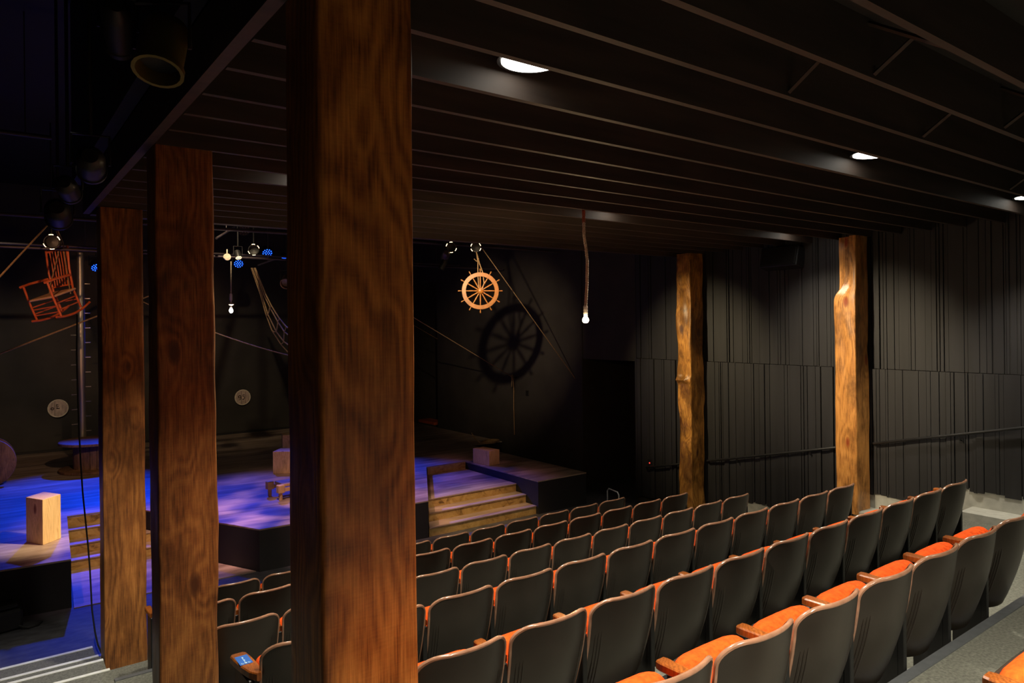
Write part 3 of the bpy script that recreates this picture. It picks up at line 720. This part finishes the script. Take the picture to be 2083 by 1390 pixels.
# ------------------------------------------------------------------ ship's wheel
wc = aY(977, 592, 10.35); dist = wc.dot(Fw)
sw = thing('ship_wheel', 'golden oak ship steering wheel hanging from a short rope over the stage', 'ship wheel', tuple(wc))
xf = Matrix.Rotation(-YAW+.12, 4, 'Z') @ Matrix.Rotation(math.radians(2), 4, 'Y')
PXM = dist/F
ro, ri_ = 37.5*PXM, 29.5*PXM
MB().lathe([(ri_, -.022), (ro, -.022), (ro+.003, 0), (ro, .022), (ri_, .022), (ri_-.003, 0), (ri_, -.022)], axis='Y', n=64, xf=xf).build('rim', M['wheelwood'], sw, True, sm_angle=30)
MB().lathe([(.0001, -.05), (.035, -.045), (.055, -.03), (.06, 0), (.055, .03), (.0001, .04)], axis='Y', n=24, xf=xf).build('hub', M['wheelwood'], sw, True)
for k in range(12):
    a = 2*PI*k/12+.03; d = Vector((math.cos(a), 0, math.sin(a)))
    MB().tube([xf @ (d*q) for q in (.05, .12, ri_*.6, ri_+.005)], [.013, .011, .014, .010], 8).build('spoke', M['wheelwood'], sw, True)
    MB().tube([xf @ (d*q) for q in (ro-.004, ro+.02, ro+.05, 45.5*PXM)], [.009, .008, .014, .009], 8).build('handle', M['wheelwood'], sw, True)
tp = aY(969, 512, 10.35)-wc
MB().tube([tp, tp.lerp(Vector((-.02, 0, ro)), .55), xf @ Vector((-.05, .03, ro)), xf @ Vector((-.03, -.03, .05)), xf @ Vector((.05, -.05, .02))], .009, 6).tube([tp, tp.lerp(Vector((0, 0, ro)), .55)+Vector((.02, 0, 0)), xf @ Vector((.04, .03, ro)), xf @ Vector((.06, -.03, .14)), xf @ Vector((.03, -.05, .03))], .009, 6).tube([tp+Vector((-.05, 0, -.13)), tp+Vector((0, 0, -.17)), tp+Vector((.05, 0, -.12))], .008, 5).build('hanging_rope', M['rope'], sw, True)

# ------------------------------------------------------------------ rocking chair
rc0 = ray(109, 599)*11.8
rc = thing('rocking_chair', 'red wooden slat-back rocking chair with woven seat hanging over the stage', 'rocking chair', (rc0.x, rc0.y, rc0.z))
S = 1.0
def rpt(x, y, z): return Vector((x*S, y*S, (z-.42)*S))
def add_part(name, paths, r, mat='redwood'):
    m_ = MB()
    for p in paths: m_.tube([rpt(*q) for q in p], (r if not isinstance(r, list) else r), 8)
    return m_.build(name, M[mat], rc, True)
# local: chair faces -Y, x across
for sx in (-1, 1):
    add_part('front_leg', [[(sx*.27, -.25, .07), (sx*.27, -.25, .40), (sx*.265, -.235, .66)]], .018)
    add_part('rear_leg', [[(sx*.22, .20, .09), (sx*.22, .20, .42), (sx*.235, .27, .75), (sx*.245, .40, 1.12)]], .018)
    add_part('rocker', [[(sx*.27-sx*.05*max(0, t)*.6, -.34+t*.72, .045+.16*(t*1.0-.45)**2*1.6) for t in [i/10 for i in range(11)]]], .020)
    add_part('armrest', [[(sx*.27, -.29, .67), (sx*.28, -.1, .675), (sx*.25, .22, .66)]], .021)
    add_part('stretcher', [[(sx*.27, -.25, .30), (sx*.22, .20, .30)], [(sx*.27, -.25, .19), (sx*.22, .20, .19)]], .011)
add_part('stretcher', [[(-.27, -.25, .26), (.27, -.25, .26)], [(-.27, -.25, .16), (.27, -.25, .16)], [(-.22, .20, .24), (.22, .20, .24)]], .011)
add_part('top_rail', [[(-.245, .395, 1.08), (0, .42, 1.10), (.245, .395, 1.08)]], .02)
add_part('back_rail', [[(-.225, .215, .50), (0, .235, .50), (.225, .215, .50)]], .014)
for i in range(7):
    x = -.18+.06*i; add_part('slat', [[(x*.95, .225, .50), (x, .33, .82), (x*1.02, .405, 1.09)]], .010)
sm = MB().bbox(-.27*S, .27*S, -.27*S, .22*S, (-.02)*S, .015*S, .012); sm.build('seat', M['cane'], rc)
RM = Matrix((R*.94+Zv*.114-Fw*.312, R*.26+Zv*.336+Fw*.905, -R*.21+Zv*.93-Fw*.293)).transposed()
RM = RM.to_quaternion().to_matrix()
tpc = RM.inverted() @ (ray(116, 470)*11.8-rc0)
m_ = MB()
for sx in (-1, 1):
    m_.tube([tpc+Vector((sx*.02, 0, 0)), tpc+Vector((sx*.02, 0, -.2)), rpt(sx*.22, .16, .52), rpt(sx*.24, .1, .36)], .009, 6)
m_.build('hanging_rope', M['rope'], rc, True)
rc.rotation_euler = RM.to_euler()

# black cable hanging in the left gap
cp = [(157, 640), (156, 720), (158, 800), (161, 880), (164, 940), (168, 1000), (174, 1060), (179, 1110), (183, 1160), (185, 1200), (187, 1240), (193, 1285), (199, 1312), (207, 1330), (222, 1340)]
o = MB().tube([aY(px, py, 8.9-.35*(i/14)) for i, (px, py) in enumerate(cp)], .008, 6).build('hanging_cable', M['rubber'], None, True)
tag(o, 'thin black cable dangling in front of the stage left of the third post', 'cable')

# ------------------------------------------------------------------ lighting grid
def pipe(label, a, b_, r=.024, mat='pipe'):
    m_ = MB().tube([a, b_], r, 10)
    for f_ in ((.12, .4, .7, .95) if (Vector(b_)-Vector(a)).length > 3 else (.5,)):
        h_ = Vector(a).lerp(Vector(b_), f_); m_.tube([h_, (h_.x, h_.y, 3.298)], .007, 5)
    o = m_.build('lighting_pipe', M[mat], None, True); return tag(o, label, 'pipe', 'lighting pipes over the stage')
def xl(px, py, Y, x0, x1, label, r=.024):
    p = aY(px, py, Y); return pipe(label, Vector((x0, Y, p.z)), Vector((x1, Y, p.z)), r)
xl(75, 440, 11.5, -4, 9.9, 'nearer lighting pipe running across above the rocking chair')
xl(150, 502, 15.5, -4, 9.9, 'farther lighting pipe level with the blue lamps')
xl(75, 505, 13.6, -4, 9.9, 'middle lighting pipe behind the rocking chair', .02)
xl(60, 275, 8.9, -4, .6, 'nearest lighting pipe high at the upper left')
pipe('short diagonal brace pipe near the blue lamps', aY(440, 485, 13.0), aY(478, 462, 15.0), .02)
pipe('thin pale arm pipe below the blue lamp cluster', aY(525, 540, 15.6), aY(566, 525, 15.0), .018)
def fixture(label, p, aim, L_=.32, r=.09, led=None, mat='black', kind='can', hang=.35, cat='stage light'):
    d = (Vector(aim)-Vector(p)).normalized(); q = d.to_track_quat('Z', 'Y').to_matrix().to_4x4()
    t = thing('stage_light', label, cat, tuple(p))
    if kind == 'can':
        prof = [(r*.55, -L_*.55), (r*.9, -L_*.45), (r, -L_*.3), (r*.98, L_*.35), (r*1.08, L_*.36), (r*1.08, L_*.45), (r*.92, L_*.45), (r*.88, L_*.2), (.001, L_*.15)]
    else:
        prof = [(r*.5, -L_*.5), (r*.95, -L_*.4), (r, L_*.3), (r*.96, L_*.34), (r*.9, L_*.30), (.001, L_*.30)]
    MB().lathe(prof, n=20, xf=q).build('body', M[mat], t, True, sm_angle=40)
    side = Vector((0, 0, 1)).cross(d); side = side.normalized() if side.length > .1 else Vector((1, 0, 0))
    y = MB().tube([side*(r+.02), side*(r+.02)+Vector((0, 0, r+.1)), -side*(r+.02)+Vector((0, 0, r+.1)), -side*(r+.02)], .009, 6)
    y.tube([(0, 0, r+.1), (0, 0, 3.28-p[2])], .012, 6); y.build('yoke', M['black'], t, True)
    if led:
        m_ = MB(); n = 0
        for ring, cnt in ((0, 1), (.4, 6), (.78, 11)):
            for k in range(cnt):
                a = 2*PI*k/cnt; c = Vector((r*ring*math.cos(a), r*ring*math.sin(a), L_*.31))
                m_.lathe([(.001, .010), (r*.07, .007), (r*.10, 0), (.001, -.004)], tuple(q @ c), n=8, xf=q)
        m_.build('led_array', M[led], t, True)
    elif kind == 'can':
        MB().lathe([(.001, L_*.17), (r*.6, L_*.19), (r*.86, L_*.22), (.001, L_*.16)], n=20, xf=q).build('lens', M['black' if mat == 'brass' else 'lens'], t, True)
    return t
L1 = aY(195, 541, 16.6); fixture('blue LED stage lamp glowing beside the top of the peg pole', L1, (2.2, 12, DK), .2, .10, 'blueled', kind='par', hang=.25)
L2 = aY(485, 534, 16.6); fixture('blue LED stage lamp left of the hanging net, lower one', L2, (3.5, 11, DK), .2, .11, 'blueled', kind='par', hang=.3)
L3 = aY(543, 512, 16.6); fixture('blue LED stage lamp right of the ringed lamp, brighter one', L3, (4.5, 11, DK), .2, .12, 'blueled', kind='par', hang=.3)
fixture('dim blue LED lamp at the edge of the big post', aY(577, 521, 16.8), (6, 14, DK), .16, .06, 'blueled', kind='par', hang=.3)
fixture('unlit round LED lamp with grey lens dots above the hanging bulb', aY(496, 466, 12.5), (1.5, 4, -1.5), .2, .105, 'lens', kind='par', hang=.2)
def ringlamp(label, p, r, hang=.3, gaps=2):
    d = (Vector((0, 0, -.4))-Vector(p)).normalized(); q = d.to_track_quat('Z', 'Y').to_matrix().to_4x4()
    t = thing('stage_light', label, 'stage light', tuple(p))
    MB().lathe([(r*.6, -.2), (r, -.1), (r, .1), (r*.9, .1), (r*.85, .02), (.001, .0)], n=20, xf=q).build('body', M['black'], t, True, sm_angle=40)
    for a0 in [i*2*PI/6+.3 for i in range(6) if i % 3 != gaps]:
        MB().tube([q @ Vector((r*1.02*math.cos(a0+s_*.55), r*1.02*math.sin(a0+s_*.55), .06)) for s_ in (0, .33, .66, 1)], .008, 5).build('vent_glow', M['warmled'], t, True)
    MB().tube([(0, 0, r), (0, 0, 3.28-p[2])], .012, 6).build('yoke', M['black'], t, True)
ringlamp('stage lamp with glowing vent ring above the rope net', aY(516, 508, 14.0), .10)
ringlamp('stage lamp with glowing vent ring behind the rocking chair top', aY(105, 492, 13.4), .11)
ringlamp('stage lamp with bright slits directly above the ship wheel', aY(968, 503, 10.45), .085, .2, 1)
ringlamp('stage lamp with glowing arc left of the ship wheel', aY(918, 503, 11.0), .09, .2, 0)
fixture('tilted pale-bodied stage lamp left of the ship wheel', aY(906, 520, 11.1), (9, 16, 0), .3, .07, mat='pipe', hang=.3)
fixture('small purple-lit stage lamp below the pale one by the ship wheel', aY(901, 538, 11.2), (5, 12, DK), .22, .06, hang=.3)
fixture('small stage lamp with a warm glowing filament near the pulley', aY(484, 519, 13.6), (4, 11, DK), .2, .06, 'warmled', kind='par', hang=.2)
fixture('triangular dim lamp head beside the big post above the net', aY(584, 572, 13.0), (2, 9, -2), .26, .10, mat='oldwood', hang=.6)
fixture('large dark stage lamp with brass cone high at the upper left', aY(330, 100, 3.3), aY(305, 230, 3.2), .27, .095, mat='brass', hang=.5)
fixture('dark stage lamp hanging low over the rocking chair', aY(118, 435, 7.2), (1.2, 13, 0), .32, .10, hang=.6)
fixture('dark stage lamp beside the ceiling rim beam', aY(185, 335, 5.0), (1.5, 12, 0), .28, .08, hang=.5)
fixture('dark narrow stage lamp at the upper left corner', aY(240, 60, 4.2), (2, 12, 0), .4, .07, hang=.5)
rl = fixture('stage lamp with a small red indicator light at the upper left', aY(138, 385, 6.3), (2, 12, 0), .26, .075, hang=.45)
q = aY(128, 390, 6.2)-Vector(rl.location)
MB().lathe([(.001, .012), (.009, .008), (.012, 0), (.001, -.012)], tuple(q), n=10).build('indicator', M['redled'], rl, True)

# ------------------------------------------------------------------ small things
sh = aX(879, 858, 10.45)
t = thing('wing_shelf', 'small wooden shelf plank lit in the dark opening beside the big post', 'shelf', (10.45, sh.y, sh.z))
MB().bbox(-.2, .2, -.45, .45, -.04, .04, .006).build('board', M['redwood'], t)
MB().box(-.18, -.12, -.4, -.34, sh.z*0+(DK-sh.z), -.04).box(-.18, -.12, .34, .4, DK-sh.z, -.04).build('leg', M['oldwood'], t)
o = MB().bbox(-.012, .004, -.055, .055, -.06, .06, .004).build('wall_box', M['black'], None, loc=tuple(aX(1073, 800, WX-.005))); tag(o, 'small black electrical box on the right stage wall', 'wall box')
p = aX(1322, 942, WX-.03)
t = thing('wall_switch', 'small wall switch with a red pilot light near the doorway end of the handrail', 'switch', tuple(p))
MB().bbox(-.01, .012, -.05, .05, -.07, .07, .004).build('plate', M['black'], t); MB().lathe([(.001, -.018), (.008, -.014), (.01, -.01)], axis='X', n=10).build('pilot_light', M['redled'], t)
p = aX(1595, 528, WX-.05)
t = thing('wall_speaker', 'dim black loudspeaker high on the right wall between the two right posts', 'speaker', tuple(p), (0, .25, 0))
MB().bbox(-.16, .05, -.32, .32, -.16, .16, .01).build('cabinet', M['black'], t); MB().bbox(-.17, -.16, -.29, .29, -.13, .13, .003).build('grille', M['iron'], t)
t = thing('aisle_rail', 'short pale metal rail post behind the right end of the front row', 'rail', (7.9, 7.9, ROWF[0]))
MB().tube([(0, .2, 0), (0, .2, .66), (0, .17, .70), (.0, -.02, .68), (0, -.05, .64), (0, -.05, 0)], .011, 8).build('rail', M['foot'], t, True)

# ------------------------------------------------------------------ stage lighting
def gobo(o, scale, lo, hi):
    d = o.data; d.use_nodes = True; nt = d.node_tree; em = nt.nodes['Emission']; L = nt.links.new
    tc = N(nt, 'ShaderNodeTexCoord'); n = N(nt, 'ShaderNodeTexNoise', Scale=scale, Detail=2.0); L(tc.outputs['Normal'], n.inputs['Vector'])
    mr = N(nt, 'ShaderNodeMapRange'); mr.inputs['From Min'].default_value = lo; mr.inputs['From Max'].default_value = hi; mr.inputs['To Max'].default_value = 1.6
    L(n.outputs[0], mr.inputs['Value']); L(mr.outputs[0], em.inputs['Strength']); return o
warm = (1, .66, .32)
wp = aX(1045, 697, 10.1); wl = wc+(wc-wp)*.55
lamp('SPOT', 'wheel_spot', tuple(wl), 620, (1, .74, .45), tuple(wc.lerp(wp, .3)), 40, 1, .03)
lamp('SPOT', 'blue_wash', tuple(L1+Vector((0, -.12, -.1))), 1150, (.0, .05, 1), (1.6, 12.2, DK), 46, 1, .08)
lamp('SPOT', 'blue_wash', (3.5, 18.5, 2.5), 7000, (.0, .045, 1), (.8, 14.3, DK), 36, .9, .08)
lamp('SPOT', 'blue_wash', tuple(L2+Vector((0, -.12, -.1))), 1300, (.04, .06, 1), (3.6, 12.4, DK), 36, 1, .08)
lamp('SPOT', 'blue_wash', tuple(L3+Vector((0, -.12, -.1))), 3800, (.03, .06, 1), (6.1, 12.0, DK), 38, 1, .08)
gobo(lamp('SPOT', 'pink_wash', (3.0, 9.2, 2.3), 1300, (1, .55, .50), (4.0, 11.0, DK), 54, .9, .06), 6, .42, .62)
gobo(lamp('SPOT', 'pink_wash', (7.4, 9.0, 2.3), 230, (1, .42, .42), (6.8, 11.2, DK), 50, 1, .06), 5, .40, .64)
lamp('SPOT', 'pink_wash', (-.4, 10.0, 2.6), 330, (1, .35, .55), (1.9, 11.3, -3.4), 34, 1, .06)  # weak pink fill added to tint the left step treads
lamp('SPOT', 'post_face_fill', (5.78, 5.42, 1.14), 1000, (1, .82, .54), (9.68, 5.2, -.75), 46, 1, .05)  # fill spot without a fixture, added to brighten the paler post's left face
lamp('SPOT', 'post_face_fill', (6.4, 8.12, 1.12), 700, (1, .80, .46), (9.66, 8.02, -.75), 52, 1, .05)  # another added fill, no fixture, for the live-edge post's left face
lamp('SPOT', 'aisle_fill', (.2, 4.5, 2.7), 900, (1, .93, .80), (.4, 8.0, -3.2), 26, .8, .06)  # added fill with no lamp modelled, lifts the white nosings of the left aisle
lamp('SPOT', 'stair_spot', (4.0, 8.7, .9), 800, warm, (1.4, 12.0, -3.2), 22, .6, .05)
lamp('SPOT', 'stair_spot', (5.2, 8.7, .9), 800, warm, (7.0, 10.2, -3.3), 28, .8, .05)
lamp('SPOT', 'block_spot', (3.0, 8.7, .9), 1800, (1, .76, .46), (.62, 11.2, -2.6), 17, 1, .04)
lamp('SPOT', 'chair_spot', (-.8, 9.0, 1.0), 420, (1, .50, .25), tuple(rc0), 26, .7, .04)
lamp('SPOT', 'spool_spot', (2.0, 9.0, 1.2), 520, (1, .62, .36), (1.0, 16.2, -2.35), 24, 1, .04)
lamp('SPOT', 'back_wall_spot', (3.2, 12.0, 2.6), 420, (1, .76, .46), (5.0, 19.6, -1.9), 44, 1, .04)
lamp('SPOT', 'back_wall_spot', (-.5, 12.0, 2.6), 420, (1, .78, .52), (.7, 19.6, -1.0), 30, 1, .04)

w = bpy.data.worlds.new('world'); sc.world = w; w.use_nodes = True
w.node_tree.nodes['Background'].inputs[0].default_value = (.6, .32, .28, 1); w.node_tree.nodes['Background'].inputs[1].default_value = .03
sc.view_settings.view_transform = 'Standard'; sc.view_settings.look = 'None'; sc.view_settings.gamma = 1; sc.view_settings.use_curve_mapping = False
sc.view_settings.exposure = 0.0
